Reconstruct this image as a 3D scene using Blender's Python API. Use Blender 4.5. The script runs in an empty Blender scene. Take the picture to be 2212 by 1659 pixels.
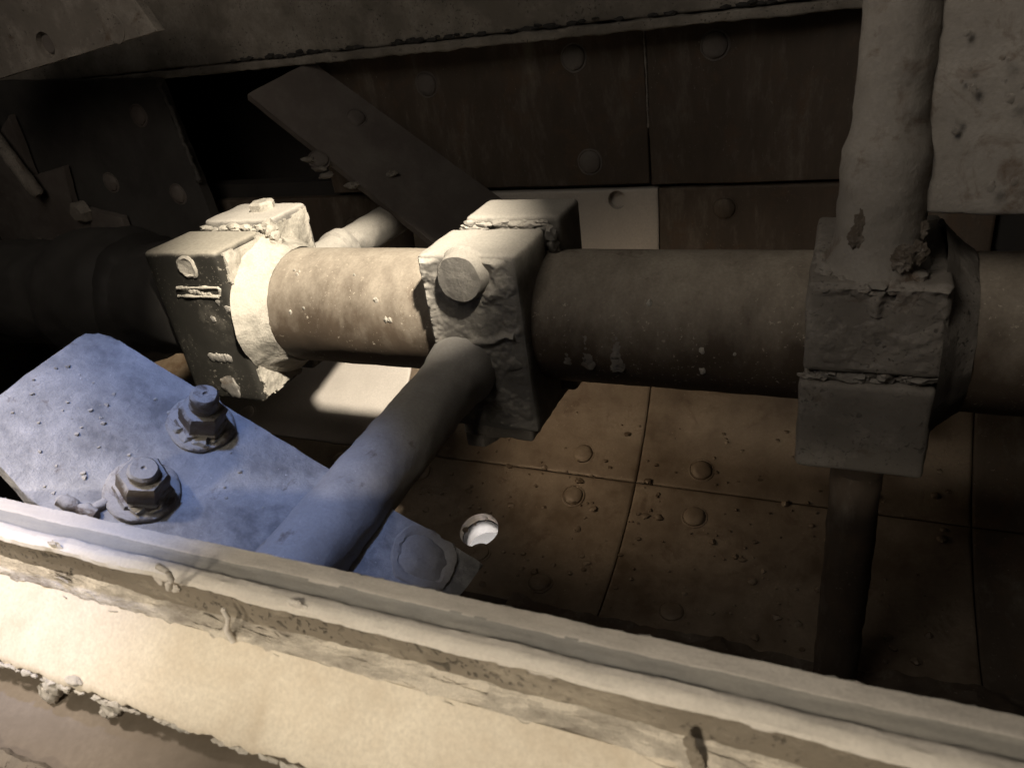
import bpy, bmesh, math, random
import numpy as np
from mathutils import Vector, Matrix, noise

random.seed(7)
SC = bpy.context.scene
COL = SC.collection
PI = math.pi
V = Vector

# ------------------------------------------------------------------ camera
# world frame: x runs along the mixer shaft, z up, origin on the shaft axis
EX = V((.915, -.077, .395)).normalized()
EZ = V((-.133, .868, .478)); EZ = (EZ - EX * EX.dot(EZ)).normalized()
EY = EZ.cross(EX)
FPX, CX, CY = 1597.0, 1106.0, 829.5            # focal length and centre, in 2212 x 1659 photo pixels
def raycam(px, py): return V(((px - CX) / FPX, -(py - CY) / FPX, -1.0))
RM = Matrix((EX, EY, EZ))                        # camera axes -> world axes
CAM = RM @ (raycam(620, 655) * -1.35)
cd = bpy.data.cameras.new('camera'); cam = bpy.data.objects.new('camera', cd); COL.objects.link(cam)
cam.matrix_world = Matrix.Translation(CAM) @ RM.to_4x4()
cd.sensor_width = 36; cd.lens = 36 * FPX / 2212
cd.clip_start = .01; cd.clip_end = 50
cd.dof.use_dof = True; cd.dof.focus_distance = 1.25; cd.dof.aperture_fstop = 11
SC.camera = cam

def at(px, py, axis, val):
    """point where the sight line of a photo pixel meets the plane axis = val"""
    d = RM @ raycam(px, py)
    return CAM + d * ((val - CAM[axis]) / d[axis])
def on_plane(px, py, P, n):
    d = RM @ raycam(px, py)
    return CAM + d * (n.dot(P - CAM) / n.dot(d))

# ------------------------------------------------------------------ world, lamps, exposure
w = bpy.data.worlds.new('World'); SC.world = w; w.use_nodes = True
w.node_tree.nodes['Background'].inputs[0].default_value = (.8, .75, .7, 1)
w.node_tree.nodes['Background'].inputs[1].default_value = .004
SC.view_settings.view_transform = 'Standard'; SC.view_settings.look = 'None'
SC.view_settings.exposure = 0; SC.view_settings.gamma = 1; SC.view_settings.use_curve_mapping = False

def lamp(kind, name, loc, target, power, col, **kw):
    l = bpy.data.lights.new(name, kind); l.energy = power; l.color = col
    for k, v in kw.items(): setattr(l, k, v)
    o = bpy.data.objects.new(name, l); COL.objects.link(o)
    o.location = loc; o.rotation_euler = (V(target) - V(loc)).to_track_quat('-Z', 'Y').to_euler()
    return o
BD = V((.56, -.41, .75)).normalized()            # direction of the daylight falling through the hatch
BT = V((.150, .0, .10))
lamp('SPOT', 'daylight_beam', BT + BD * 2.6, BT, 820, (1, .89, .73), spot_size=math.radians(11.7), spot_blend=.13, shadow_soft_size=.065)
BS = V((-1.02, .50, -.42))
lamp('SPOT', 'daylight_gap', BS + BD * 2.6, BS, 330, (1, .84, .62), spot_size=math.radians(5.5), spot_blend=.6, shadow_soft_size=.03)  # extra spot added to light only the far-left plate sliver
for hx, hp in ((.26, 39), (.80, 40)):
    o = lamp('SPOT', 'hatch_light', (hx - .06, -1.62, .62), (hx, -.725, .045), hp, (1, .88, .72), spot_size=math.radians(14.5), spot_blend=1, shadow_soft_size=.06)
    o.scale = (3.6, 1, 1)
o = lamp('SPOT', 'rim_light', (.0, -.95, 1.3), (.22, -.715, .08), 78, (1, .88, .80), spot_size=math.radians(15), spot_blend=1, shadow_soft_size=.05)
o.scale = (3.0, 1, 1)
lamp('SPOT', 'torch', (.40, -.62, 1.22), (.262, -.55, .06), 36, (.32, .47, 1), spot_size=math.radians(26.5), spot_blend=.6, shadow_soft_size=.03)
lamp('AREA', 'open_hatch', (.25, -1.25, 1.6), (.5, .1, 0), 4.4, (1, .90, .78), size=.8)
lamp('SPOT', 'upper_fill', (.35, -1.15, 1.15), (1.06, -.05, .50), 23, (1, .88, .75), spot_size=math.radians(44), spot_blend=1, shadow_soft_size=.3)
lamp('SPOT', 'left_fill', (.0, -.95, 1.0), (-.8, .45, .2), 11, (1, .84, .70), spot_size=math.radians(48), spot_blend=1, shadow_soft_size=.3)
lamp('SPOT', 'floor_bounce', (.17, -.02, -.22), (.45, .38, -.42), 5.0, (1, .77, .53), spot_size=math.radians(88), spot_blend=1, shadow_soft_size=.08)
lamp('SPOT', 'discharge_light', (.42, -.18, -.95), (-.05, .40, -1.0), 125, (1, .95, .92), spot_size=math.radians(150), spot_blend=.5, shadow_soft_size=.05)  # added spot below the trough; brightens the hole and the sheet under it

SC.cycles.use_denoising = True
SC.cycles.max_bounces = 6

# ------------------------------------------------------------------ materials
def metal(name, dark, mid, dust, dusty=.5, up=0.0, scale=6, pits=.0, specks=.0, rough=.75, metallic=0.0, bump=.5, streak=None, rust=0.0, fine=1.0, soft=.14):
    """dirty steel / mortar: dark & mid tones, dust patches, pits, specks, rust, all in object space"""
    m = bpy.data.materials.new(name); m.use_nodes = True
    nt = m.node_tree; N = nt.nodes; L = nt.links
    bs = N['Principled BSDF']; bs.inputs['Metallic'].default_value = metallic
    tc = N.new('ShaderNodeTexCoord'); co = tc.outputs['Object']
    if streak:
        mp = N.new('ShaderNodeMapping'); mp.inputs['Scale'].default_value = streak; L.new(co, mp.inputs['Vector']); sco = mp.outputs['Vector']
    else: sco = co
    def nz(s, det=6, r=.6, c=co, dist=0):
        n = N.new('ShaderNodeTexNoise'); n.inputs['Scale'].default_value = s; n.inputs['Detail'].default_value = det
        n.inputs['Roughness'].default_value = r; n.inputs['Distortion'].default_value = dist; L.new(c, n.inputs['Vector']); return n.outputs['Fac']
    def mr(src, a, b, c=0, d=1):
        n = N.new('ShaderNodeMapRange'); n.inputs[1].default_value = a; n.inputs[2].default_value = b; n.inputs[3].default_value = c; n.inputs[4].default_value = d
        L.new(src, n.inputs[0]); return n.outputs[0]
    def mix(f, a, b):
        n = N.new('ShaderNodeMix'); n.data_type = 'RGBA'
        for s, v in ((n.inputs[0], f), (n.inputs[6], a), (n.inputs[7], b)):
            if isinstance(v, (int, float)): s.default_value = v
            elif isinstance(v, tuple): s.default_value = (*v, 1)
            else: L.new(v, s)
        return n.outputs[2]
    def mth(op, a, b):
        n = N.new('ShaderNodeMath'); n.operation = op
        for s, v in zip(n.inputs, (a, b)):
            if isinstance(v, (int, float)): s.default_value = v
            else: L.new(v, s)
        return n.outputs[0]
    big = nz(scale, 5, .62, sco, .3); med = nz(scale * 5, 7, .68, sco); fin = nz(scale * 38, 4, .65, co)
    c = mix(mr(big, .35, .68), dark, mid)
    c = mix(mr(med, .3, .75, 0, .55), c, tuple(x * .55 for x in mid))
    dsrc = mth('ADD', mth('MULTIPLY', big, .55), mth('MULTIPLY', med, .45))
    if up:
        g = N.new('ShaderNodeNewGeometry'); sx = N.new('ShaderNodeSeparateXYZ'); L.new(g.outputs['Normal'], sx.inputs[0])
        dsrc = mth('ADD', dsrc, mth('MULTIPLY', sx.outputs[2], up))
    th = .78 - .56 * dusty
    dm = mr(dsrc, th - soft * .5, th + soft * .5)
    dcol = mix(mr(fin, .3, .7), tuple(x * .82 for x in dust), tuple(min(1, x * 1.1) for x in dust))
    c = mix(dm, c, dcol)
    if rust:
        rm = mr(nz(scale * 2.2, 8, .7, co, .6), .63 - .2 * rust, .75 - .2 * rust, 0, .8)
        c = mix(rm, c, (.11, .072, .046))
    pitv = None
    if pits:
        a1 = mr(nz(95 * fine, 1, .5, co, 0), .69 - .06 * pits, .74 - .05 * pits)
        a2 = mr(nz(210 * fine, 1, .5, co, 0), .66 - .06 * pits, .72 - .05 * pits)
        pitv = mth('MULTIPLY', mth('MAXIMUM', a1, a2), mr(nz(15 * fine, 4, .65), .44, .60, .15, 1))
        c = mix(mth('MULTIPLY', pitv, .85), c, tuple(x * .3 for x in mid))
    if specks:
        sp = mr(nz(170, 3, .7), .70 - .1 * specks, .76 - .1 * specks)
        sp = mth('MULTIPLY', sp, mr(nz(scale * 2, 4, .6), .42, .58))
        c = mix(sp, c, tuple(min(1, x * 1.15) for x in dust))
    L.new(c, bs.inputs['Base Color'])
    rr = mth('ADD', mth('MULTIPLY', dm, .92 - rough), rough)
    L.new(rr, bs.inputs['Roughness'])
    h = mth('ADD', mth('MULTIPLY', med, .5), mth('MULTIPLY', fin, .22))
    h = mth('ADD', h, mth('MULTIPLY', dm, .35))
    if pitv: h = mth('SUBTRACT', h, mth('MULTIPLY', pitv, .6))
    b = N.new('ShaderNodeBump'); b.inputs['Strength'].default_value = bump; b.inputs['Distance'].default_value = .004
    L.new(h, b.inputs['Height']); L.new(b.outputs[0], bs.inputs['Normal'])
    return m

M = {}
M['dark_steel'] = metal('dark_steel', (.045, .043, .038), (.08, .076, .066), (.40, .37, .31), dusty=.14, up=.50, soft=.3, scale=5, specks=1.0, rough=.42, metallic=.35, bump=.25)
M['crust'] = metal('crusted_steel', (.25, .235, .20), (.37, .345, .295), (.51, .475, .41), dusty=.58, scale=9, bump=.7)
M['shaft'] = metal('shaft_steel', (.085, .063, .045), (.14, .106, .076), (.42, .37, .30), dusty=.12, up=.34, scale=6, specks=.8, rust=.2, streak=(1.3, .8, .8), rough=.6, metallic=.1, bump=.2, soft=.45)
M['mid_steel'] = metal('clamp_steel', (.17, .16, .145), (.26, .245, .22), (.46, .43, .38), dusty=.32, up=.35, soft=.3, scale=8, bump=.7, rust=.15)
M['dim_steel'] = metal('dim_steel', (.20, .18, .155), (.265, .24, .21), (.36, .33, .29), dusty=.40, scale=7, pits=.2, bump=.4, rust=.2)
M['post'] = metal('crusted_post', (.20, .18, .155), (.26, .24, .21), (.34, .315, .28), dusty=.5, scale=7, bump=.6, rust=.55, soft=.35)
M['paddle'] = metal('pale_crusted_plate', (.22, .218, .215), (.39, .385, .38), (.60, .585, .56), dusty=.42, scale=14, bump=.75, specks=.35, soft=.3, rust=.1)
M['pipe'] = metal('dusty_pipe', (.28, .265, .245), (.37, .35, .33), (.47, .45, .42), dusty=.5, scale=7, bump=.45, soft=.4, specks=.3, rust=.15)
M['rusty'] = metal('rusty_bolt', (.13, .105, .08), (.21, .18, .145), (.48, .455, .42), dusty=.24, up=.42, scale=22, bump=.8, rust=.6)
M['cream'] = metal('cream_mortar', (.44, .355, .25), (.65, .56, .43), (.77, .70, .57), dusty=.55, scale=8, bump=.3, soft=.45)
M['rim'] = metal('pale_rim', (.54, .49, .42), (.64, .59, .52), (.72, .67, .60), dusty=.5, scale=9, bump=.35, soft=.4, streak=(.25, 1, 1))
M['lip'] = metal('fresh_mortar', (.66, .60, .51), (.74, .68, .59), (.78, .73, .64), dusty=.5, scale=9, bump=.3, soft=.4, streak=(.25, 1, 1))  # lip colour paler than the rest of the rim
M['stripe'] = metal('grey_stripe', (.27, .265, .25), (.36, .35, .32), (.52, .48, .41), dusty=.35, scale=9, bump=.3, soft=.4, streak=(.2, 1, 1))
M['rim_side'] = metal('rim_side', (.21, .175, .13), (.29, .25, .19), (.46, .40, .31), dusty=.32, scale=11, bump=.8, pits=.5, streak=(.45, 1, 1))
M['fibre'] = metal('fibre', (.26, .225, .18), (.40, .355, .29), (.62, .56, .46), dusty=.55, scale=16, bump=1.0, streak=(.5, 1.6, 1.6))
M['liner'] = metal('liner_steel', (.125, .09, .06), (.20, .15, .105), (.30, .245, .185), dusty=.4, scale=5, bump=.3, rough=.45, metallic=.2, rust=.3, specks=.5, soft=.3)
M['pale_liner'] = metal('pale_liner', (.50, .46, .41), (.58, .53, .48), (.64, .59, .53), dusty=.45, scale=6, bump=.25, soft=.4)  # liner lightened so the plates in the light look brighter
M['brown'] = metal('brown_rust', (.10, .08, .06), (.16, .13, .10), (.28, .25, .215), dusty=.42, scale=14, bump=.9)
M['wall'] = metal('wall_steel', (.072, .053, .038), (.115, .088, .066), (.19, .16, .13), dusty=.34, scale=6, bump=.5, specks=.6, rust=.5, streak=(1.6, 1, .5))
M['beam'] = metal('beam_mortar', (.17, .15, .125), (.25, .225, .19), (.33, .30, .26), dusty=.45, scale=4, bump=.5, pits=.15)
M['black'] = metal('sooty_steel', (.03, .028, .026), (.05, .046, .042), (.10, .09, .08), dusty=.2, scale=5, bump=.4)  # even black steel
M['soot'] = metal('soot_panel', (.045, .042, .04), (.065, .062, .058), (.10, .095, .088), dusty=.3, scale=5, bump=.4, soft=.4)  # even near-black for the left panel
M['dim_plate'] = metal('dim_plate', (.12, .10, .09), (.16, .14, .125), (.22, .20, .18), dusty=.3, scale=6, bump=.35, soft=.3)
M['tan'] = metal('tan_dust', (.15, .12, .085), (.21, .17, .125), (.28, .235, .18), dusty=.4, scale=5, bump=.3, soft=.4)
M['ground'] = metal('pale_ground', (.7, .68, .66), (.8, .78, .76), (.8, .78, .76), dusty=.5, scale=5, bump=.1)

# ------------------------------------------------------------------ mesh helpers
def obj(name, bm, mat, parent=None, smooth=True):
    bm.normal_update()
    bmesh.ops.recalc_face_normals(bm, faces=bm.faces[:])
    me = bpy.data.meshes.new(name)
    if parent is not None:
        bmesh.ops.translate(bm, vec=-world_loc(parent), verts=bm.verts[:])
    bm.to_mesh(me); bm.free()
    me.materials.append(M[mat])
    if smooth:
        me.polygons.foreach_set('use_smooth', [True] * len(me.polygons))
        me.set_sharp_from_angle(angle=math.radians(38))
    o = bpy.data.objects.new(name, me); COL.objects.link(o)
    if parent is not None: o.parent = parent
    return o
def world_loc(o):
    p = V((0, 0, 0))
    while o: p = p + o.location; o = o.parent
    return p
def tag(o, label, cat, group=None):
    o['label'] = label; o['category'] = cat
    if group: o['group'] = group
    return o
def thing(name, label, cat, loc, group=None):
    o = bpy.data.objects.new(name, None); COL.objects.link(o); o.location = loc; o.empty_display_size = .05
    return tag(o, label, cat, group)
def nz(p, f, seed=0): return noise.noise(V((p[0] * f + seed * 7.3, p[1] * f - seed * 3.1, p[2] * f + seed * 1.7)))
def fbm(p, f, seed=0): return noise.fractal(V((p[0] * f + seed * 7.3, p[1] * f - seed * 3.1, p[2] * f + seed * 1.7)), .9, 2.1, 4)

def axis_samples(a, b, r, res):
    n = max(1, int(round((b - a - 2 * r) / res)))
    return [a, a + .13 * r, a + .5 * r] + [a + r + (b - a - 2 * r) * i / n for i in range(n + 1)] + [b - .5 * r, b - .13 * r, b]
def rbox(bm, lo, hi, r=.006, res=.012, amp=0, freq=40, seed=0, mat=None, taper=None):
    """box with rounded edges and a fine grid on every face, roughened by noise; mat places it"""
    lo, hi = V(lo), V(hi)
    r = min(r, *[(hi[i] - lo[i]) * .45 for i in range(3)])
    S = [axis_samples(lo[i], hi[i], r, res) for i in range(3)]
    cache = {}
    def vert(i, j, k):
        key = (i, j, k)
        if key not in cache:
            p = V((S[0][i], S[1][j], S[2][k]))
            q = V([min(max(p[a], lo[a] + r), hi[a] - r) for a in range(3)])
            d = (p - q); n = d.normalized()
            p = q + n * r
            if amp: p = p + n * amp * (fbm(p, freq, seed) + .4 * nz(p, freq * 4, seed))
            if taper: p = taper(p)
            if mat: p = mat @ p
            cache[key] = bm.verts.new(p)
        return cache[key]
    n = [len(s) - 1 for s in S]
    for a in range(3):
        b, c = (a + 1) % 3, (a + 2) % 3
        for side in (0, n[a]):
            for i in range(n[b]):
                for j in range(n[c]):
                    q = []
                    for (di, dj) in ((0, 0), (1, 0), (1, 1), (0, 1)):
                        t = [0, 0, 0]; t[a] = side; t[b] = i + di; t[c] = j + dj
                        q.append(vert(*t))
                    bm.faces.new(q)
    return bm
def frame(d):
    d = V(d).normalized()
    u = d.cross(V((0, 0, 1)) if abs(d.z) < .9 else V((0, 1, 0))).normalized()
    return d, u, d.cross(u)
def lathe(bm, p, d, prof, seg=40, amp=0, freq=50, seed=0, hexa=False, close=True, rot=0):
    """surface of revolution from p along d; prof = [(t, radius)]"""
    p = V(p); d, u, v = frame(d); rings = []
    for t, r in prof:
        ring = []
        for i in range(seg):
            a = 2 * PI * i / seg + rot; rr = r
            if hexa: rr = r * math.cos(PI / 6) / math.cos(((a - rot) % (PI / 3)) - PI / 6)
            q = p + d * t + (u * math.cos(a) + v * math.sin(a)) * rr
            if amp and r > 1e-5: q = q + (u * math.cos(a) + v * math.sin(a)) * amp * fbm(q, freq, seed) + d * amp * .5 * nz(q, freq, seed + 3)
            ring.append(bm.verts.new(q))
        rings.append(ring)
    for A, B in zip(rings, rings[1:]):
        for i in range(seg):
            j = (i + 1) % seg; bm.faces.new((A[i], A[j], B[j], B[i]))
    if close:
        bm.faces.new(rings[0]); bm.faces.new(rings[-1])
    return bm
def fill_prof(pts, step=.01):
    out = [pts[0]]
    for (a, b), (c, d) in zip(pts, pts[1:]):
        n = max(1, int(math.hypot(c - a, d - b) / step))
        out += [(a + (c - a) * i / n, b + (d - b) * i / n) for i in range(1, n + 1)]
    return out
def solid_grid(bm, f, nu, nv):
    """closed solid: f(u, v, w) with w = 0 for the face, 1 for the back"""
    g = [[[bm.verts.new(f(i / nu, j / nv, k)) for j in range(nv + 1)] for i in range(nu + 1)] for k in (0, 1)]
    for k in (0, 1):
        for i in range(nu):
            for j in range(nv):
                bm.faces.new((g[k][i][j], g[k][i + 1][j], g[k][i + 1][j + 1], g[k][i][j + 1]))
    for i in range(nu):
        for j in (0, nv): bm.faces.new((g[0][i][j], g[0][i + 1][j], g[1][i + 1][j], g[1][i][j]))
    for j in range(nv):
        for i in (0, nu): bm.faces.new((g[0][i][j], g[0][i][j + 1], g[1][i][j + 1], g[1][i][j]))
    return bm
def prism(bm, pts, n, th, bev=.003, jitter=.0, step=.012, seed=0):
    """flat plate: outline pts (3-D, coplanar), thickness th along -n, bevelled, edges slightly ragged"""
    n = V(n).normalized(); out = []
    for a, b in zip(pts, pts[1:] + pts[:1]):
        k = max(1, int((b - a).length / step)) if jitter else 1
        for i in range(k):
            q = a.lerp(b, i / k)
            if jitter and 0 < i: q = q + (b - a).cross(n).normalized() * jitter * (fbm(q, 22, seed) + .25 * nz(q, 120, seed))
            out.append(q)
    top = [bm.verts.new(q) for q in out]; bot = [bm.verts.new(q - n * th) for q in out]
    m = len(out)
    ft = bm.faces.new(top); bm.faces.new(bot[::-1])
    for i in range(m): bm.faces.new((top[i], bot[i], bot[(i + 1) % m], top[(i + 1) % m]))
    if bev: bmesh.ops.bevel(bm, geom=[e for e in ft.edges], offset=bev, segments=2, affect='EDGES', profile=.6)
    return bm
def lump(bm, c, r, seed=0, sq=(1, 1, 1), sub=3, amp=.35, freq=None):
    """irregular clod of mortar"""
    tmp = bmesh.new(); bmesh.ops.create_icosphere(tmp, subdivisions=sub, radius=1)
    m = {}
    for v in tmp.verts:
        p = v.co.copy(); k = 1 + amp * noise.fractal(p * (freq or 1.4) + V((seed * 5.1, seed * 2.3, 0)), .8, 2.2, 4)
        m[v.index] = bm.verts.new(V(c) + V((p.x * sq[0], p.y * sq[1], p.z * sq[2])) * r * k)
    for fc in tmp.faces: bm.faces.new([m[v.index] for v in fc.verts])
    tmp.free(); return bm
def bead(bm, pts, r, seed=0, seg=10):
    """weld bead along a polyline"""
    P = []
    for a, b in zip(pts, pts[1:]):
        k = max(2, int((b - a).length / (r * .55)))
        P += [a.lerp(b, i / k) for i in range(k)]
    P.append(pts[-1]); rings = []
    for i, p in enumerate(P):
        t = (P[min(i + 1, len(P) - 1)] - P[max(i - 1, 0)]).normalized(); _, u, v = frame(t)
        rr = r * (1 + .07 * math.sin(i * 2.1) + .55 * nz(p, 90, seed)); p = p + (u * nz(p, 60, seed + 2) + v * nz(p, 60, seed + 5)) * r * .5
        if i in (0, len(P) - 1): rr *= .4
        rings.append([bm.verts.new(p + (u * math.cos(2 * PI * k / seg) + v * math.sin(2 * PI * k / seg)) * rr) for k in range(seg)])
    for A, B in zip(rings, rings[1:]):
        for k in range(seg): bm.faces.new((A[k], A[(k + 1) % seg], B[(k + 1) % seg], B[k]))
    bm.faces.new(rings[0]); bm.faces.new(rings[-1]); return bm
def drill(o, p, d, r, ln):
    """cut a round hole through a finished mesh object"""
    bm = bmesh.new(); lathe(bm, V(p) - V(d).normalized() * ln / 2, d, [(0, r), (ln, r)], 48)
    bmesh.ops.recalc_face_normals(bm, faces=bm.faces[:])
    me = bpy.data.meshes.new('cutter'); bm.to_mesh(me); bm.free(); c = bpy.data.objects.new('cutter', me); COL.objects.link(c)
    c.location = V((0, 0, 0))
    mod = o.modifiers.new('hole', 'BOOLEAN'); mod.object = c; mod.operation = 'DIFFERENCE'; mod.solver = 'EXACT'
    bpy.context.view_layer.update()
    dg = bpy.context.evaluated_depsgraph_get()
    new = bpy.data.meshes.new_from_object(o.evaluated_get(dg)); o.modifiers.clear(); o.data = new
    new.set_sharp_from_angle(angle=math.radians(38))
    bpy.data.objects.remove(c); bpy.data.meshes.remove(me)
B = bmesh.new

# ------------------------------------------------------------------ the setting: trough shell and pale sheet beneath it
RT = .65                                          # trough radius about the shaft
def arc(x, deg, r): a = math.radians(deg); return V((x, r * math.sin(a), -r * math.cos(a)))
bm = B(); solid_grid(bm, lambda u, v, w: arc(-1.6 + 3.6 * u, -74 + 168 * v, RT + .030 + .045 * w), 60, 60)
shell = obj('trough_wall', bm, 'black'); shell['kind'] = 'structure'
HOLE_X, HOLE_DEG = .207, 14.5
HD = arc(0, HOLE_DEG, 1)
drill(shell, arc(HOLE_X, HOLE_DEG, RT + .05), HD, .046, .16)
bm = B(); rbox(bm, (-2, -1.2, -1.34), (2.2, 1.6, -1.3), r=.004, res=.5)
g = obj('ground', bm, 'ground'); g['kind'] = 'structure'  # added pale sheet standing in for the bright outside below the hole
bm = B(); rbox(bm, (-1.7, .98, -.75), (2.1, 1.02, 1.0), r=.004, res=.3)
o = obj('back_wall', bm, 'black'); o['kind'] = 'structure'
bm = B(); rbox(bm, (-1.7, .712, -.075), (2.1, .975, -.045), r=.004, res=.3)
o = obj('back_wall_ledge', bm, 'black'); o['kind'] = 'structure'  # unseen box added to stop light leaking up from below
bm = B(); rbox(bm, (-1.64, -.8, -.8), (-1.60, 1.0, 1.0), r=.004, res=.3)
o = obj('end_wall', bm, 'black'); o['kind'] = 'structure'
bm = B(); rbox(bm, (1.98, -.8, -.8), (2.02, 1.0, 1.0), r=.004, res=.3)
o = obj('end_wall', bm, 'black'); o['kind'] = 'structure'

# ------------------------------------------------------------------ wear plates lining the trough
SEAM = (-1.421, -.769, -.117, .535, 1.187, 1.839)
def liner_bolt(root, p, n, r=.024, mat='liner', name='bolt_head', seed=0):
    bm = B(); n = V(n).normalized()
    lathe(bm, V(p) - n * .004, n, [(0, r * 1.16), (.0052, r * 1.14), (.0058, r * 1.04), (.0045, r * .99), (.0045, r * .95), (.0085, r * .90), (.0115, r * .7), (.0125, r * .35), (.0128, .001)], 32, amp=.0012, freq=70, seed=seed)
    return obj(name, bm, mat, root)
def tile(x0, x1, a0, a1, mat, label, bolts=(), th=.024, group='steel wear plates lining the trough'):
    g_ = .0013; gd = math.degrees(g_ / RT)
    xm, am = (x0 + x1) / 2, (a0 + a1) / 2
    root = thing('wear_plate', label, 'wear plate', arc(xm, am, RT), group)
    def f(u, v, w):
        e = min(u, 1 - u) * (x1 - x0); e2 = min(v, 1 - v) * RT * math.radians(a1 - a0); e = min(e, e2)
        dip = .0025 * max(0, 1 - e / .005) ** 2 if w == 0 else 0
        p = arc(x0 + g_ + (x1 - x0 - 2 * g_) * u, a0 + gd + (a1 - a0 - 2 * gd) * v, RT + dip + th * w)
        if w == 0: p = p - arc(0, a0 + (a1 - a0) * v, 1) * .0022 * fbm(p, 9, 2)
        return p
    bm = B()
    us = [0, .004, .009] + [.009 + .982 * i / 44 for i in range(1, 44)] + [.991, .996, 1]
    vs = [0, .008, .018] + [.018 + .964 * i / 26 for i in range(1, 26)] + [.982, .992, 1]
    nu, nv = len(us) - 1, len(vs) - 1
    solid_grid(bm, lambda u, v, w: f(us[round(u * nu)], vs[round(v * nv)], w), nu, nv)
    body = obj('plate_body', bm, mat, root)
    for k, (bx, ba) in enumerate(bolts): liner_bolt(root, arc(bx, ba, RT), -arc(0, ba, 1), mat=mat, seed=k)
    return root, body
S = SEAM
r0, hole_body = tile(S[2], S[3], 0, 30.2, 'liner', 'brown steel wear plate with the round through hole, under the arm pipe', [(.40, 25.5), (.394, 5.2), (-.0, 26), (.232, 9.2)])
tile(S[3], S[4], 0, 30.2, 'liner', 'dim brown wear plate below the seam, left of the lower pipe', [(.675, 24.8), (.672, 4.5)])
tile(S[2], S[3], 30.2, 60.4, 'liner', 'brown wear plate directly under the shaft, its right edge on the upright seam', [(.40, 34.9), (-.02, 36)])
tile(S[3], S[4], 30.2, 60.4, 'liner', 'brown wear plate under the shaft beside the lower right clamp, coppery at its right', [(.674, 34.4)])
tile(S[1], S[2], 30.2, 60.4, 'pale_liner', 'wear plate with a sunlit patch between the left clamp and the arm pipe', [(-.62, 35)])  # lighter plate colour strengthens the sunlit patch
tile(S[0], S[1], 30.2, 60.4, 'liner', 'wear plate seen as a tan sliver left of the dark clamp face', [(-1.25, 35)])
tile(S[1], S[2], 0, 30.2, 'liner', 'dark brown wear plate below the sunlit patch', [(-.25, 26)])
tile(S[4], S[5], 30.2, 60.4, 'wall', 'near black wear plate under the shaft at the far right', [])  # wall steel darkens this plate in place of missing light
tile(S[4], S[5], 0, 30.2, 'wall', 'near black wear plate in the bottom right corner above the rim beam', [])  # darkened likewise, the shade here is in the colour
tile(S[2], S[3], 60.4, 91, 'pale_liner', 'pale grey wear plate with an empty bolt hole behind the shaft', [])  # lit look put into the lighter plate colour
tile(S[3], S[4], 60.4, 91, 'wall', 'near black wear plate with one bolt, right of the pale plate', [(.679, 86.8)])  # shadow on this plate painted in by the darker wall steel
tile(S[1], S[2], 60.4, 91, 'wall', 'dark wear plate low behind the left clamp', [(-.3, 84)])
# trough hole is drilled in the plate in its own (root) frame
bm_dir = HD
rl = world_loc(r0)
def drill_child(o, p, d, r, ln):
    par = o.parent; off = world_loc(par)
    for v_ in o.data.vertices: v_.co += off
    o.parent = None
    drill(o, p, d, r, ln)
    for v_ in o.data.vertices: v_.co -= off
    o.parent = par
drill_child(hole_body, arc(HOLE_X, HOLE_DEG, RT + .01), HD, .0455, .14)
for ob in list(COL.objects):
    if ob.name.startswith('plate_body') and ob.active_material.name == 'pale_liner':
        hp = at(1333, 432, 1, .65); dg_ = math.degrees(math.atan2(.65, -hp.z)); a_ = arc(0, dg_, 1)
        drill_child(ob, arc(hp.x, dg_, RT + .004), a_, .021, .03)
# ragged mortar residue in the dark bottom right of the trough
bm = B()
solid_grid(bm, lambda u, v, w: arc(.36 + 1.2 * u, -26 + 26 * v, RT - (1 - w) * (.006 + .03 * max(0, fbm(arc(.36 + 1.2 * u, -26 + 26 * v, RT), 7, 4) + .25) + .006 * fbm(arc(.36 + 1.2 * u, -26 + 26 * v, RT), 40, 1))), 110, 40)
o = obj('mortar_residue', bm, 'wall'); o['kind'] = 'stuff'; tag(o, 'lumpy dark mortar residue in the bottom of the trough', 'residue')

bm = B(); rc = random.Random(21)
for i in range(260):
    x, a = rc.uniform(.0, 1.15), rc.uniform(2, 26) if i % 3 else rc.uniform(26, 44)
    lump(bm, arc(x, a, RT - .001), rc.choice((.002, .003, .003, .005, .008)), i, (1.2, 1, .7), 1 if i % 5 else 2, .5)
o = obj('mortar_crumbs', bm, 'liner'); o['kind'] = 'stuff'; tag(o, 'brown mortar crumbs scattered over the wear plates under the shaft', 'crumbs')

# ------------------------------------------------------------------ upper wall plates
WY = .65
def wall_plate(x0, x1, z0, z1, label, bolts):
    root = thing('wall_plate', label, 'wall plate', ((x0 + x1) / 2, WY, (z0 + z1) / 2), 'dark bolted plates on the far wall')
    bm = B(); rbox(bm, (x0 + .0015, WY, z0), (x1 - .0015, WY + .022, z1), r=.004, res=.02, amp=.0018, freq=10, seed=3)
    obj('plate_body', bm, 'wall', root)
    for k, p in enumerate(bolts): liner_bolt(root, V((p[0], WY, p[1])), (0, -1, 0), r=.026, mat='dim_plate', seed=k + 9)
SX = .519
wall_plate(-.34, SX, .022, .46, 'dark bolted wall plate behind the slanting far paddle, left of the upright seam', [(.366, .295), (.383, .075), (-.0, .27)])
wall_plate(SX, 1.17, .018, .46, 'dark bolted wall plate between the upright seam and the crusted post', [(.66, .292), (.99, .08)])
wall_plate(1.17, 1.83, .018, .46, 'dark wall plate on the far wall hidden right of the post', [(1.3, .29)])

bm = B(); bead(bm, [V((SX, WY - .0005, .345)), V((SX + .001, WY - .0005, .25)), V((SX, WY + .0005, .14))], .0022, 3)
tag(obj('seam_mortar', bm, 'dim_steel'), 'thin pale mortar line in the upright seam of the wall plates', 'mortar line')

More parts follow.
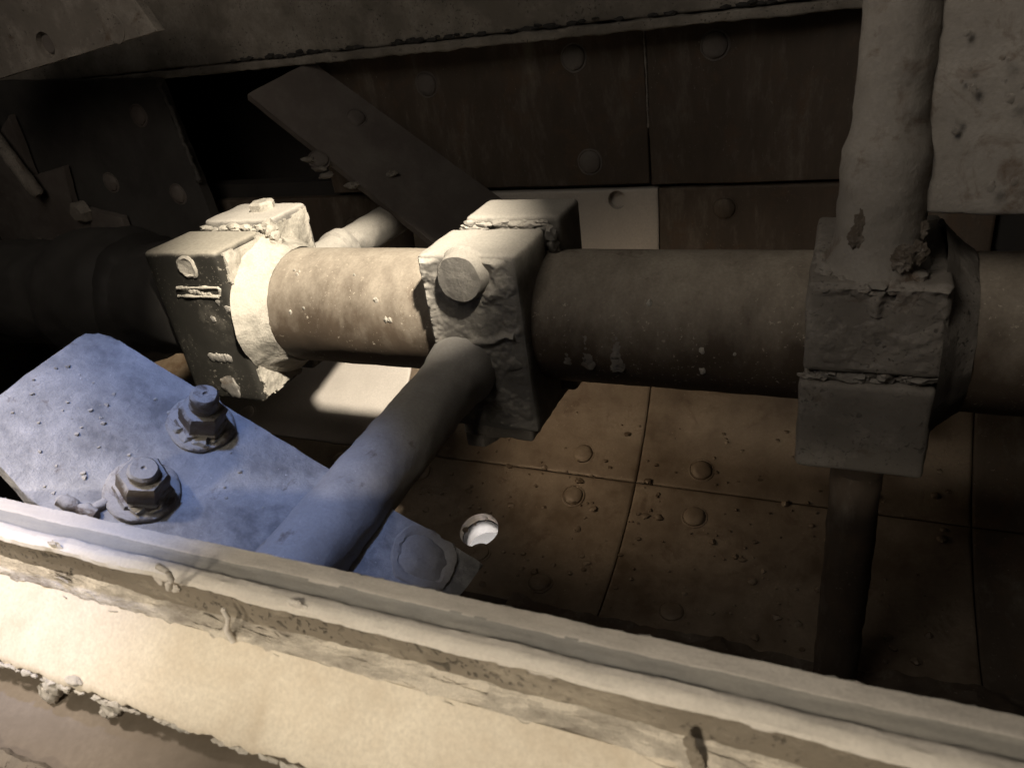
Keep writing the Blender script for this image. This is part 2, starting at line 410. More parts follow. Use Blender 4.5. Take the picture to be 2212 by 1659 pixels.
# ------------------------------------------------------------------ upper beam with its lip
root = thing('upper_beam', 'grey mortar-stained beam running across the top of the wall plates', 'beam', (.3, .58, .36))
def skew(p): return V((p.x, p.y, p.z - .0106 * (p.x - .07)))
bm = B(); rbox(bm, (-1.55, .592, .364), (1.9, .75, .80), r=.006, res=.02, amp=.003, freq=14, seed=5, taper=skew)
obj('beam_body', bm, 'beam', root)
bm = B(); rbox(bm, (-1.55, .578, .343), (1.9, .645, .3615), r=.004, res=.01, amp=.0035, freq=30, seed=8, taper=skew)
obj('lip', bm, 'beam', root)
bm = B()
for i in range(70):
    x = random.uniform(-.5, .95); p = skew(V((x, .589, .366 + random.uniform(-.002, .008) * random.random())))
    lump(bm, p, random.uniform(.003, .008), i, (1.8, .6, .7), 2, .6)
obj('soot_crust', bm, 'black', root)['kind'] = 'stuff'  # black lumps along the dark line above the lip

# ------------------------------------------------------------------ mixer shaft
root = thing('mixer_shaft', 'thick round mixer shaft running across the trough through three clamps', 'shaft', (.3, 0, 0))
bm = B(); lathe(bm, (-1.55, 0, 0), (1, 0, 0), fill_prof([(0, .1), (3.3, .1)], .012), 96, amp=.0008, freq=30, seed=2)
obj('shaft_body', bm, 'shaft', root)
bm = B(); lathe(bm, (-1.18, 0, 0), (1, 0, 0), [(0, .20), (.09, .20), (.10, .19), (.10, .15), (.15, .15), (.155, .145), (.155, .1)], 64, amp=.003, freq=20)
obj('bearing_flange', bm, 'black', root)
bm = B(); lathe(bm, (-1.03, 0, 0), (1, 0, 0), fill_prof([(0, .112), (.50, .112), (.505, .128), (.53, .138), (.66, .138), (.685, .130), (.69, .118), (.70, .110), (.85, .1065), (.856, .104), (.856, .1)], .012), 96, amp=.006, freq=16)
obj('dark_sleeve', bm, 'black', root)  # added black sleeve darkening the shaded shaft end; its step is the drum
def collar(x0, x1, r0, r1, mat, seed, nm='weld_collar'):
    bm = B(); lathe(bm, (x0, 0, 0), (1, 0, 0), fill_prof([(0, r0), ((x1 - x0) * .45, (r0 * .45 + r1 * .55)), (x1 - x0, r1)], .004), 110, amp=.0026, freq=32, seed=seed, close=False)
    return bm
def flake(bm, a0, x, n, seed):                    # small pale chips stuck to the shaft
    rnd = random.Random(seed)
    for i in range(n):
        a = a0 + rnd.uniform(-.5, .5); p = V((x + rnd.uniform(-.13, .13), -.1005 * math.sin(a), .1005 * math.cos(a)))
        lump(bm, p, rnd.uniform(.0018, .0045), i, (1, .5, 1.2), 2, .5)
    return bm
bm = B(); flake(bm, .9, .2, 9, 4); flake(bm, 1.4, .7, 4, 5)
obj('mortar_flake', bm, 'crust', root)['kind'] = 'stuff'
bm = B()
for i, (px, py) in enumerate(((1272, 740), (1336, 745), (1228, 725))):   # old weld tears on the shaft between the clamps
    a = at(px, py, 1, -.085); a = V((a.x, -.0985 * math.sin(1.62), .0985 * math.cos(1.62)))
    for t in range(7):
        an = 1.38 + .075 * t; lump(bm, V((a.x + .002 * nz(V((t, i, 0)), .9), -.0985 * math.sin(an), .0985 * math.cos(an))), .004 + .0013 * t * (.4 if i == 2 else 1), i * 9 + t, (1, .22, 1.3), 2, .5)
obj('weld_scar', bm, 'dim_steel', root)['kind'] = 'stuff'

# ------------------------------------------------------------------ left mixing arm (points to the far wall)
root = thing('mixing_arm', 'left clamp with a dark bare front face and a sunlit crusted side', 'mixing arm', (-.09, 0, 0), 'clamped mixing arms on the shaft')
bm = B(); rbox(bm, (-.172, -.118, -.145), (-.008, -.003, .14), r=.010, res=.012, amp=.0006, freq=30, seed=1)
fh = obj('clamp_front', bm, 'dark_steel', root)
bm = B(); rbox(bm, (-.15, .013, -.145), (.004, .118, .152), r=.007, res=.01, amp=.0012, freq=30, seed=2)
obj('clamp_back', bm, 'mid_steel', root)
# crust skins: irregular sheets of dried mortar on the side faces
def skin(y0, y1, z0, z1, x, th, seed, mat='crust', nm='mortar_skin', inner=.104):
    bm = B(); ny, nz_ = 56, 70; vs = {}
    def inside(y, z):
        e = min(y - y0, y1 - y, z - z0, z1 - z)
        return e + .010 * fbm(V((0, y, z)), 30, seed) > .004 and math.hypot(y, z) > inner - .006
    for i in range(ny + 1):
        for j in range(nz_ + 1):
            y = y0 + (y1 - y0) * i / ny; z = z0 + (z1 - z0) * j / nz_
            if inside(y, z): vs[i, j] = bm.verts.new((x + th * (1 + .9 * fbm(V((1, y, z)), 24, seed) + .35 * nz(V((1, y, z)), 110, seed)), y, z))
    for i in range(ny):
        for j in range(nz_):
            k = [(i, j), (i + 1, j), (i + 1, j + 1), (i, j + 1)]
            if all(q in vs for q in k): bm.faces.new([vs[q] for q in k])
    ext = bmesh.ops.extrude_edge_only(bm, edges=[e for e in bm.edges if e.is_boundary])
    for v in ext['geom']:
        if isinstance(v, bmesh.types.BMVert): v.co.x = x - .002
    return obj(nm, bm, mat, root)
skin(-.112, -.002, -.142, .137, -.008, .004, 3)
skin(.014, .116, -.142, .150, .004, .0035, 5)
bm = collar(-.008, .044, .130, .1012, 'crust', 4); obj('weld_collar', bm, 'crust', root)
bm = B()
for i in range(26):                                # mortar packed into the split between the halves
    z = random.uniform(.095, .15); lump(bm, V((random.uniform(-.145, .0), .006, .137 + random.uniform(-.004, .006))), random.uniform(.005, .009), i, (1.5, .8, .7), 2, .5)
for i in range(12): lump(bm, V((.004 + random.uniform(-.004, .01), random.uniform(-.004, .016), random.uniform(.10, .15))), random.uniform(.006, .012), i + 50, (1, 1, 1), 2, .5)
obj('packed_mortar', bm, 'crust', root)['kind'] = 'stuff'
p = at(405, 577, 1, -.118)
bm = B(); lathe(bm, p + V((0, .002, 0)), (0, -1, 0), [(0, .0205), (.004, .020), (.0055, .017), (.0035, .012), (.0045, .006), (.004, .001)], 28, amp=.0035, freq=70, seed=2)
obj('plug', bm, 'crust', root)
bm = B(); a, b, c, d = [at(*q, 1, -.1185) for q in ((382, 623), (474, 622), (474, 641), (384, 640))]
bead(bm, [a, b], .0028, 1); bead(bm, [b, c], .0028, 2); bead(bm, [c, d], .0028, 3)
for i in range(9): lump(bm, a.lerp(c, .15 + .09 * i) + V((0, 0, .004 - .008 * (.15 + .09 * i) + .002 * math.sin(i * 2))), .0042, i, (1.2, .4, 1), 2, .6)
obj('weld_tab', bm, 'crust', root)
bm = B(); a, b = at(458, 771, 1, -.118), at(495, 775, 1, -.118)
for i in range(7): lump(bm, a.lerp(b, i / 6), .0082, i, (1, .35, 1), 2, .3)
q = at(500, 835, 1, -.118); lump(bm, q, .020, 7, (1, .18, 1.1), 3, .5)
for q in ((492, 668), (508, 712), (470, 650), (462, 690)): lump(bm, at(*q, 1, -.118), .0055, q[0], (1, .3, 1.3), 2, .5)
obj('mortar_blob', bm, 'mid_steel', root)['kind'] = 'stuff'
bm = B(); lathe(bm, (-.062, .078, .15), (0, 0, 1), [(0, .024), (.013, .024), (.017, .02)], 48, hexa=True, amp=.001)
obj('bolt_head', bm, 'crust', root)
bm = B(); lathe(bm, (-.075, .112, -.005), (0, 1, 0), fill_prof([(0, .052), (.03, .050), (.045, .042), (.15, .042), (.155, .048), (.18, .048), (.19, .040), (.40, .040)], .012), 44, amp=.0015, freq=40)
obj('arm_pipe', bm, 'mid_steel', root)

# ------------------------------------------------------------------ middle mixing arm (points to the hatch)
root = thing('mixing_arm', 'middle clamp with a round bolt end and an arm pipe reaching down to the paddle', 'mixing arm', (.445, 0, 0), 'clamped mixing arms on the shaft')
bm = B(); rbox(bm, (.368, -.118, -.145), (.522, -.003, .14), r=.009, res=.010, amp=.0014, freq=26, seed=6)
obj('clamp_front', bm, 'mid_steel', root)
bm = B(); rbox(bm, (.384, .013, -.145), (.540, .108, .152), r=.009, res=.010, amp=.001, freq=26, seed=7)
obj('clamp_back', bm, 'mid_steel', root)
bm = B()
for i in range(30): lump(bm, V((random.uniform(.385, .52), .006, .139 + random.uniform(-.004, .007))), random.uniform(.005, .009), i, (1.6, .8, .7), 2, .5)
for i in range(16): lump(bm, V((.526 + random.uniform(-.004, .006), random.uniform(-.006, .02), random.uniform(.0, .14))), random.uniform(.005, .011), i + 70, (1, 1, 1.3), 2, .5)
obj('packed_mortar', bm, 'mid_steel', root)['kind'] = 'stuff'
bc = at(990, 605, 1, -.137)
bm = B(); lathe(bm, V((bc.x, -.112, bc.z)), (0, -1, 0), fill_prof([(0, .040), (.005, .038), (.010, .0365), (.020, .0355), (.024, .033), (.025, .001)], .006), 40, amp=.002, freq=60, seed=3)
obj('bolt_end', bm, 'mid_steel', root)
bm = B(); nx_, nz2 = 90, 150; G = []                # welded and mortar-caked sheet on the front face, ridged round the bolt pocket
for i in range(nx_ + 1):
    row = []
    for j in range(nz2 + 1):
        x = .3705 + .149 * i / nx_; z = -.140 + .275 * j / nz2; e = min(x - .3705, .5195 - x, z + .140, .135 - z)
        p = V((x, 0, z)); r = math.hypot(x - bc.x, z - bc.z); a = math.atan2(z - bc.z, x - bc.x)
        h = .0015 + .0045 * max(0, fbm(p, 22, 3)) + .0011 * fbm(p, 90, 5)
        side = max(0, math.sin(a + .1)) * .6 + max(0, math.cos(a)) * .5 + max(0, -math.cos(a)) * .5
        h += .0075 * side * math.exp(-((r - .050 - .006 * fbm(p, 30, 8)) / .0085) ** 2)
        h += .006 * math.exp(-((x - .377) / .008) ** 2) * max(0, min(1, (z + .03) / .03)) * (1 + fbm(p, 60, 2))
        h += .006 * math.exp(-((z - .012 - .25 * (x - .47) + .006 * fbm(p, 40, 4)) / .006) ** 2) * (1 if .42 < x < .505 else .2)
        h *= min(1, max(0, e / .006)); row.append(bm.verts.new((x, -.1165 - h, z)))
    G.append(row)
for i in range(nx_):
    for j in range(nz2): bm.faces.new((G[i][j], G[i + 1][j], G[i + 1][j + 1], G[i][j + 1]))
obj('weld_crust', bm, 'mid_steel', root)
ax = V((.41, -.10, -.040)); pe = V((.41, -.412, -.036))
bm = B(); lathe(bm, ax, (pe + V((0, 0, -.018)) - ax), fill_prof([(0, .055), (.03, .054), (.045, .0515), (.06, .047), (.10, .046), (.54, .046)], .008), 56, amp=.0018, freq=34, seed=8)
obj('arm_pipe', bm, 'pipe', root)
bm = B()                                           # square socket and nut hanging under the clamp
rbox(bm, (.385, -.105, -.172), (.505, .09, -.142), r=.006, res=.012, amp=.003, freq=30, seed=4)
lathe(bm, (.405, -.085, -.165), (0, 0, -1), [(0, .03), (.02, .03), (.024, .026)], 42, hexa=True, amp=.001)
obj('clamp_foot', bm, 'dim_steel', root)

# ------------------------------------------------------------------ right mixing arm (upright)
root = thing('mixing_arm', 'right clamp split level across, with a mortar-crusted upright post on top', 'mixing arm', (.96, 0, 0), 'clamped mixing arms on the shaft')
bm = B(); rbox(bm, (.887, -.122, -.004), (1.036, .125, .112), r=.007, res=.010, amp=.0016, freq=26, seed=9)
obj('clamp_upper', bm, 'dim_steel', root)
bm = B(); rbox(bm, (.884, -.122, -.148), (1.034, .118, -.020), r=.008, res=.010, amp=.0014, freq=26, seed=10)
obj('clamp_lower', bm, 'dim_steel', root)
bm = B()
for i in range(26): lump(bm, V((random.uniform(.888, 1.03), -.110, -.012 + random.uniform(-.005, .005))), random.choice((.004, .005, .007, .011)), i, (random.uniform(.8, 2), .7, random.uniform(.5, 1)), 3, .7)
obj('packed_mortar', bm, 'post', root)['kind'] = 'stuff'
bm = B(); lathe(bm, (.958, -.062, .10), (0, 0, 1), fill_prof([(0, .064), (.012, .058), (.03, .051), (.05, .047), (.146, .0455), (.158, .0425), (.178, .038), (.62, .037)], .007), 64, amp=.0016, freq=40, seed=3)
obj('post', bm, 'post', root)
bm = B()
for i in range(24):
    a = 2 * PI * i / 24 + .1; lump(bm, V((.958 + .052 * math.cos(a), -.062 + .052 * math.sin(a), .113 + random.uniform(-.010, .000))), random.uniform(.009, .014), i, (1.2, 1.2, .7), 3, .45)
obj('mortar_clod', bm, 'post', root)
bm = B()
for k, (px, py, r, yy) in enumerate(((1868, 485, .012, -.106), (1850, 512, .010, -.107), (1880, 505, .008, -.107), (1990, 495, .008, -.09), (1950, 560, .012, -.117), (1985, 545, .010, -.112))):
    lump(bm, at(px, py, 1, yy + .003), r * 1.05, k, (.8, .2, 1.15), 4, .5, 2.6)
obj('rust_patch', bm, 'brown', root)['kind'] = 'stuff'
bm = collar(1.03, 1.068, .140, .1015, 'dim_steel', 6); obj('weld_collar', bm, 'dim_steel', root)
bm = B(); G = []                                   # rough skin with a round weld scar on the upper front face
for i in range(81):
    row = []
    for j in range(71):
        x = .889 + .145 * i / 80; z = -.001 + .112 * j / 70; e = min(x - .889, 1.034 - x, z + .001, .111 - z); p = V((x, 3, z))
        r = math.hypot(x - 1.0, z - .083)
        h = .001 + .003 * max(0, fbm(p, 24, 3)) + .001 * fbm(p, 90, 5) + .0055 * math.exp(-((r - .040 - .005 * fbm(p, 30, 8)) / .006) ** 2) * (1 if z > .072 else .3)
        h += .007 * math.exp(-((z - .108) / .010) ** 2) * max(0, .3 + fbm(p, 28, 6)); h *= min(1, max(0, e / .005))
        row.append(bm.verts.new((x, -.1205 - h, z)))
    G.append(row)
for i in range(80):
    for j in range(70): bm.faces.new((G[i][j], G[i + 1][j], G[i + 1][j + 1], G[i][j + 1]))
obj('weld_crust', bm, 'dim_steel', root)
bm = B(); lathe(bm, (.963, -.05, -.138), (0, 0, -1), fill_prof([(0, .042), (.04, .040), (.05, .033), (.50, .033)], .015), 40, amp=.002, freq=30)
obj('arm_pipe', bm, 'wall', root)

# ------------------------------------------------------------------ paddle blades
PG = 'paddle blades bolted to the mixing arms'
pn = V((.57, -.11, .815)).normalized()
def pl(px, py): return on_plane(px, py, pe, pn)
root = thing('paddle_blade', 'pale pitted paddle plate lit blue, with two rusty nuts standing on it', 'paddle', pe, PG)
tl, tm, tr = pl(185, 718), pl(240, 725), pl(240, 725) + (pl(1000, 1190) - pl(240, 725)) * 1.06
wv = (pl(0, 850) - pl(185, 718)).normalized()
lc, lb = pl(-72, 905), pl(60, 1075)
bl = lb + (tr - tm).normalized() * .40
bm = B(); prism(bm, [tm, tl, lc, pl(-55, 950), lb, bl, tr], pn, .022, .004, .0016, .012, 3)
obj('blade', bm, 'paddle', root)
def paddle_bolt(root, base, n, seed, stud=.030, flip=1):
    b = bpy.data.objects.new('bolt', None); COL.objects.link(b); b.parent = root; b.location = base - world_loc(root); b.empty_display_size = .02
    bm = B(); lathe(bm, base - n * .001, n, [(0, .037), (.003, .038), (.0055, .0365), (.007, .033), (.007, .02)], 40, amp=.0022, freq=40, seed=seed); obj('washer', bm, 'rusty', b)
    bm = B(); lathe(bm, base + n * .006, n, fill_prof([(0, .030), (.005, .0285), (.006, .0255), (.026, .0255), (.030, .0225), (.030, .012)], .004), 48, hexa=True, amp=.0016, freq=60, seed=seed + 1, rot=.4 + seed); obj('nut', bm, 'rusty', b)
    bm = B(); lathe(bm, base + n * .03, n, [(0, .0155)] + [(.002 + .0035 * i, .0155 - .0013 * (i % 2)) for i in range(int(stud / .0035))] + [(stud, .0148), (stud + .003, .0125), (stud + .003, .003), (stud + .001, .001)], 32, amp=.001, freq=80, seed=seed + 2); obj('stud', bm, 'rusty', b)
    return b
paddle_bolt(root, pl(434, 918), pn, 1, .027)
paddle_bolt(root, pl(308, 1062), pn, 2, .014)
bm = B(); q = pl(915, 1205); lathe(bm, q - pn * .001, pn, [(0, .040), (.004, .038), (.005, .032), (.003, .028), (.007, .022), (.009, .013), (.008, .001)], 40, amp=.006, freq=45, seed=8)
obj('worn_bolt', bm, 'pipe', root)
bm = B()
for i in range(60):                               # mortar crumbs and flakes caked round the nuts and along the blade
    px, py = random.uniform(20, 640), random.uniform(790, 1100)
    if py < 745 + (px - 240) * .61 or py < 870 - px * .7 or py > 1055 + px * .19: continue
    q = pl(px, py)
    lump(bm, q, random.uniform(.001, .003), i, (1.2, 1, .6), 1, .6)
for k, (px, py, r) in enumerate(((300, 1082, .016), (330, 1088, .013), (268, 1072, .012), (345, 1070, .010), (400, 940, .012), (425, 952, .013), (380, 925, .011), (460, 950, .010))):
    lump(bm, pl(px, py), r, k + 5, (1.2, 1, .6), 2, .6)
obj('caked_mortar', bm, 'crust', root)['kind'] = 'stuff'
bm = B(); a, b, c = pl(130, 1072), pl(165, 1100), pl(215, 1118)
bead(bm, [a, b, c], .007, 3); a, b = pl(235, 1080), pl(190, 1112); bead(bm, [a, b], .006, 5)
obj('mortar_ridge', bm, 'rusty', root)

root = thing('paddle_blade', 'dark slanting paddle plate behind the left clamp, running down the far wall', 'paddle', (-.09, .5, .2), PG)
P0, P1, P2 = at(549, 215, 1, .45), at(898, 495, 1, .45), at(690, 145, 1, .61)
fn = (P1 - P0).cross(P2 - P0).normalized(); fn = fn if fn.z > 0 else -fn
u = (P1 - P0).normalized(); vv = fn.cross(u); vv = vv if vv.y > 0 else -vv
A0 = P0 - u * .02
bm = B(); prism(bm, [A0, A0 + u * .80, on_plane(1180, 500, P0, fn), on_plane(672, 132, P0, fn)], fn, .022, .004, .001, .015, 5)
obj('blade', bm, 'dim_plate', root)
for k, (px, py) in enumerate(((770, 255), (690, 345))):
    q = on_plane(px, py, P0, fn); liner_bolt(root, q, fn, .022, 'dim_plate', 'bolt_head', k)
bm = B()
for i, (px, py) in enumerate(((670, 345), (690, 365), (845, 375), (705, 380), (760, 400))):
    lump(bm, on_plane(px, py, P0, fn), .013, i, (1.5, 1, .5), 2, .6)
obj('caked_mortar', bm, 'dim_steel', root)['kind'] = 'stuff'

root = thing('paddle_blade', 'large grey mortar-crusted paddle plate standing right of the upright post', 'paddle', (1.02, -.08, .176), PG)
ru = V((math.cos(math.radians(37)), -math.sin(math.radians(37)), 0)); rn = V((-ru.y, ru.x, 0)) * -1
Q = V((.985, -.057, .176))
bm = B(); rbox(bm, (-.012, -.012, 0), (.34, .012, .50), r=.005, res=.009, amp=.0028, freq=20, seed=12,
     mat=Matrix.Translation(Q) @ Matrix((ru.to_4d(), (-rn).to_4d(), V((0, 0, 1, 0)), V((0, 0, 0, 1)))).transposed())
obj('blade', bm, 'post', root)
bm = B()
for i in range(26):
    s, z = random.uniform(.03, .16), random.uniform(.205, .46)
    lump(bm, Q + ru * s + V((0, 0, z - .176)) + rn * .012, random.uniform(.0015, .004), i, (1, .25, 1.3), 2, .6)
obj('caked_mortar', bm, 'post', root)['kind'] = 'stuff'

# ------------------------------------------------------------------ pieces in the dark upper left
root = thing('hanging_plate', 'dim grey plate corner with an empty bolt hole at the upper left', 'plate', (-.6, .25, .46))
pts = [at(*q, 1, .25) for q in ((-120, 205), (340, 68), (283, -12), (240, -90), (-120, -60))]
bm = B(); prism(bm, pts, V((0, -1, 0)), .02, .003, .001, .02, 2)
pb = obj('plate_body', bm, 'dim_steel', root)
hc = at(98, 98, 1, .25); drill_child(pb, hc, (0, 1, 0), .026, .03)
bm = B(); lathe(bm, at(245, 62, 1, .25) + V((0, .002, 0)), (0, -1, 0), [(0, .030), (.003, .029), (.0035, .027), (.0025, .024), (.0025, .001)], 36, amp=.002, freq=40)
obj('plug', bm, 'dim_steel', root)
bm = B(); lathe(bm, hc + V((0, .035, 0)), (0, -1, 0), [(0, .02), (.025, .019), (.028, .016), (.028, .001)], 32)
obj('bolt_stub', bm, 'dim_plate', root)

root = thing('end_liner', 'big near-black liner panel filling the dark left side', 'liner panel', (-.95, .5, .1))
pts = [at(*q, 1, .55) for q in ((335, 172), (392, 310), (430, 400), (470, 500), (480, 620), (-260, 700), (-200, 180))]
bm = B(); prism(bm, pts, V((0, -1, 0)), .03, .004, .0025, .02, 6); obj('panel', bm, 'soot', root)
pts = [at(*q, 1, .52) for q in ((0, 285), (18, 250), (70, 380), (135, 360), (158, 445), (262, 470), (285, 530), (120, 520), (30, 560), (-60, 500))]
bm = B(); prism(bm, pts, V((0, -1, 0)), .02, .004, .003, .02, 7); obj('bracket', bm, 'dim_plate', root)
bm = B(); q = at(175, 458, 1, .51); lathe(bm, q + V((0, .01, 0)), (0, -1, 0), [(0, .035), (.02, .033), (.03, .022), (.03, .001)], 32, hexa=True, amp=.004, freq=30)
obj('bolt_head', bm, 'dim_steel', root)
bm = B(); q = at(20, 330, 1, .48); lathe(bm, q + V((-.06, 0, .10)), V((.28, 0, -.6)), fill_prof([(0, .02), (.24, .02), (.25, .014)], .02), 24, amp=.002)
obj('rod', bm, 'dim_steel', root)
bm = B(); bead(bm, [at(*q, 1, .548) for q in ((340, 180), (372, 240), (395, 305), (432, 395))], .007, 6)
obj('weld_line', bm, 'soot', root)
for k, (px, py) in enumerate(((300, 250), (385, 420), (240, 395))):
    liner_bolt(root, at(px, py, 1, .55), (0, -1, 0), r=.026, mat='dim_plate', seed=k + 40)
bm = B()
rl_ = random.Random(11)
for i in range(46):
    px = rl_.uniform(60, 300); lump(bm, at(px, 545 - .12 * px + rl_.uniform(-14, 14), 1, .51), rl_.uniform(.006, .02), i, (1.3, .6, .8), 2, .5)
o = obj('mortar_rubble', bm, 'dim_plate', root); o['kind'] = 'stuff'
bm = B(); pts = [at(*q, 1, .50) for q in ((120, 560), (190, 530), (270, 530), (170, 620))]
bead(bm, pts[:3], .012, 5); obj('weld_bead', bm, 'dim_plate', root)
root2 = thing('support_bracket', 'dark bracket under the shaft beyond the blue paddle plate', 'bracket', (-.5, .1, -.3))
pts = [at(*q, 1, .15) for q in ((75, 700), (190, 722), (250, 800), (120, 780))]
bm = B(); prism(bm, pts, V((0, -1, 0)), .03, .004, .002, .02, 8); obj('bracket_body', bm, 'dim_plate', root2)

# ------------------------------------------------------------------ the near rim beam and what hangs on it
XA, XB = -.9, 1.75
def extrude(bm, prof, f, step=.0045, close=False):
    n = int((XB - XA) / step); prev = None
    for i in range(n + 1):
        x = XA + (XB - XA) * i / n; row = [bm.verts.new(f(x, y, z, k)) for k, (y, z) in enumerate(prof)]
        if prev:
            for k in range(len(prof) - 1): bm.faces.new((prev[k], row[k], row[k + 1], prev[k + 1]))
            if close: bm.faces.new((prev[-1], row[-1], row[0], prev[0]))
        else: first = row
        prev = row
    if close: bm.faces.new(first); bm.faces.new(prev)
    return bm
def sag(x): return -.0075 * (max(0, 1 - ((x - .55) / .5) ** 2)) * 1.0
root = thing('rim_beam', 'long pale mortar-caked steel rim beam crossing the foreground', 'beam', (.5, -.68, .06))
ZR = .101
prof = fill_prof([(-.661, -.16), (-.661, .094), (-.664, .1005), (-.677, .101)], .003)
prof += fill_prof([(-.6785, .1008), (-.6800, .1002), (-.6905, .1001), (-.6915, .1007)], .0022)
prof += fill_prof([(-.6930, .1018), (-.700, .1018), (-.7045, .0995), (-.7055, .0962), (-.7035, .0935)], .0018)
prof += fill_prof([(-.7018, .092), (-.7018, .030)], .0035) + [(-.70, .0), (-.69, -.16)]
def rimf(x, y, z, k):
    p = V((x, y, z)); top = z > .088
    a = .0010
    if y < -.6985 and z > .0925: a = .0016
    elif y < -.7 : a = .0016
    elif y > -.664 and z > .09: a = .0008
    dz = a * (fbm(V((x * .55, y, z)), 42, 2) + .5 * nz(p, 160, 4)); dy = a * (fbm(V((x * .55, y, z)), 38, 7) + .5 * nz(p, 150, 1))
    return V((x, y + dy, z + dz + (sag(x) * .0 if top else 0)))
bm = B(); extrude(bm, prof, rimf); 
rim = obj('rim_body', bm, 'rim', root)
rim.data.materials.append(M['stripe']);  rim.data.materials.append(M['rim_side']); rim.data.materials.append(M['lip'])
for pgn in rim.data.polygons:
    c = pgn.center + world_loc(root)
    if c.z < .0925 and c.y < -.69: pgn.material_index = 2
    elif -.6915 < c.y < -.6785 and c.z > .095: pgn.material_index = 1
    elif c.y < -.697: pgn.material_index = 3
bm = B()                                           # clods along the lip and the back edge
rn_ = random.Random(3)
for i in range(60):
    x = rn_.uniform(-.3, 1.2); lump(bm, V((x, -.7025, .0935 + rn_.uniform(-.001, .001))), rn_.uniform(.001, .0025), i, (2.6, .6, .7), 2, .5)
for i in range(60):
    x = rn_.uniform(.2, 1.2); lump(bm, V((x, -.6632, .0975)), rn_.uniform(.0012, .0025), i, (2.5, 1, .8), 1, .5)
for (px, py) in ((345, 1252), (372, 1268), (640, 1307), (648, 1312), (215, 1212), (120, 1178)):
    q = at(px, py, 1, -.7022); lump(bm, q, .0045, px, (1.5, .35, 1), 3, .6)
obj('mortar_clod', bm, 'rim', root)['kind'] = 'stuff'

root = thing('fibre_seal', 'frayed grey fibrous sealing strip under the rim beam', 'seal', (.5, -.706, .058))
prof = fill_prof([(-.7005, .070), (-.7035, .0675), (-.7075, .063), (-.7115, .0585), (-.7135, .052), (-.706, .044)], .0018)
def fibf(x, y, z, k):
    p = V((x * .5, y * 1.3, z * 1.3)); return V((x, y - .0022 * fbm(p, 70, 3) - .0012 * nz(p, 210, 5), z + .0026 * fbm(p, 45, 6)))
bm = B(); extrude(bm, prof, fibf, .003); obj('strip', bm, 'fibre', root)
bm = B()
for i in range(90):
    x = rn_.uniform(-.1, 1.0); t = rn_.random(); q = V((x, -.7035 - .010 * t, .069 - .017 * t)); pts = [q]
    for k in range(4): pts.append(pts[-1] + V((.006 + .004 * rn_.random(), -.0006 + rn_.uniform(-.0016, .0016), rn_.uniform(-.0028, .0018))))
    bead(bm, pts, rn_.uniform(.0003, .0007), i, 5)
o = obj('loose_strands', bm, 'fibre', root); o['kind'] = 'stuff'
bm = B()
for k, P in enumerate((((335, 1222), (358, 1236), (368, 1256), (362, 1275)), ((478, 1316), (490, 1336), (489, 1360), (502, 1388)))):
    bead(bm, [at(*q, 1, -.7145) + V((0, .001, 0)) for q in P], .0022 if k < 2 else .0014, k)
obj('mortar_drip', bm, 'rim', root)['kind'] = 'stuff'

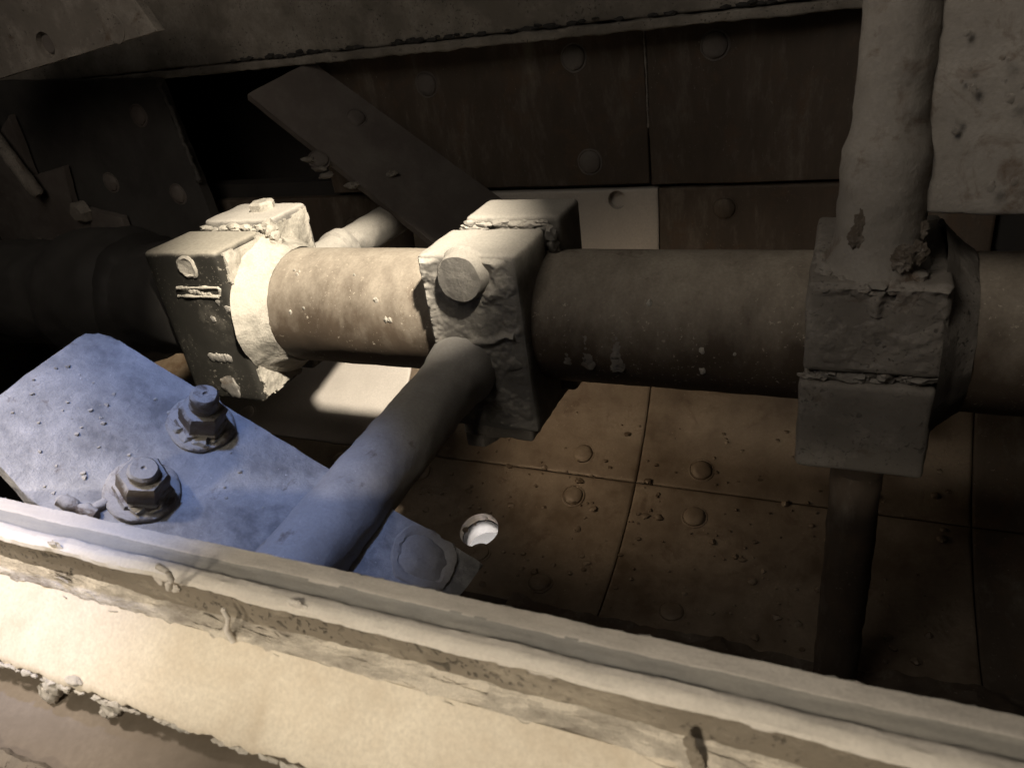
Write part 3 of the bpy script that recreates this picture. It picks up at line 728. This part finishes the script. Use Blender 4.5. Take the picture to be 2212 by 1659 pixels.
def apron(x0, x1, label, mat='cream', seed=0):
    root = thing('apron_plate', label, 'plate', ((x0 + x1) / 2, -.735, .03), 'cream plates below the rim beam')
    n = int((x1 - x0) / .004); m = 20
    def f(u, v, w):
        x = x0 + (x1 - x0) * u; e = min(x - x0, x1 - x)
        y = -.712 - .049 * v; z = .0575 - .0495 * v
        rag = (.0018 * fbm(V((x, 0, 0)), 20, seed) + .0016 * fbm(V((x, 0, 0)), 110, seed)) * v ** 3
        rnd_ = .006 * max(0, 1 - e / .008) ** 2
        p = V((x, y - rag, z - rag)); nrm = V((0, -.7, .7))
        p = p + nrm * (.0009 * fbm(p, 18, seed) + .0003 * nz(p, 120, seed) - rnd_ - .003 * max(0, (v - .93) / .07) ** 2)
        return p - nrm * .011 * w
    bm = B(); solid_grid(bm, f, n, m); obj('plate_body', bm, mat, root); return root
root = apron(-.9, .862, 'long bright cream mortar-coated plate below the fibrous seal', seed=1)
bm = B()
for k, (px, py, r, sq) in enumerate(((108, 1500, .0085, (1, .6, 1.2)), (118, 1478, .009, (1.2, .7, 1)), (140, 1482, .007, (1.3, .6, .8)), (242, 1532, .008, (1.2, .6, .9)), (228, 1540, .005, (1, .6, 1)), (158, 1470, .006, (1.6, .6, .6)), (255, 1520, .007, (1.4, .6, .7)), (98, 1492, .007, (.8, .6, 1.3)))):
    lump(bm, at(px, py, 1, -.757), r, k + 3, sq, 3, .38, 1.5)
for i in range(120):
    x = rn_.uniform(.1, .86); lump(bm, V((x, -.7595, .0035 + rn_.uniform(-.002, .002))), rn_.uniform(.0012, .0032), i, (2.0, .8, .8), 1, .6)
obj('mortar_drip', bm, 'crust', root)['kind'] = 'stuff'
root = apron(.868, 1.75, 'short cream plate end with a rounded corner at the lower right', seed=2)
bm = B()
for k, (px, py, r) in enumerate(((1492, 1606, .005), (1500, 1635, .006), (1508, 1655, .006))):
    lump(bm, at(px, py, 1, -.7135), r, k, (.7, .22, 1.3), 3, .5)
obj('dark_mortar', bm, 'rim_side', root)['kind'] = 'stuff'

root = thing('lower_plate', 'soft tan plate lying lower down under the ragged cream edge', 'plate', (.4, -.77, -.03))
bm = B(); solid_grid(bm, lambda u, v, w: V((XA + (XB - XA) * u, -.70 - .115 * v, -.020 - .022 * v - .012 * w + .0015 * fbm(V((XA + (XB - XA) * u, v * .1, 0)), 16, 3))), 200, 16)
obj('plate_body', bm, 'tan', root)
root = thing('lower_ledge', 'crumbling dark mortar ledge in the bottom left corner', 'ledge', (.3, -.81, -.04))
bm = B(); extrude(bm, fill_prof([(-.802, -.06), (-.802, -.036), (-.806, -.031), (-.816, -.033), (-.83, -.05)], .003), lambda x, y, z, k: V((x, y + .0035 * fbm(V((x, y, z)), 45, 3), z + .005 * fbm(V((x, y, z)), 45, 5))), .004)
obj('ledge_body', bm, 'rim_side', root)
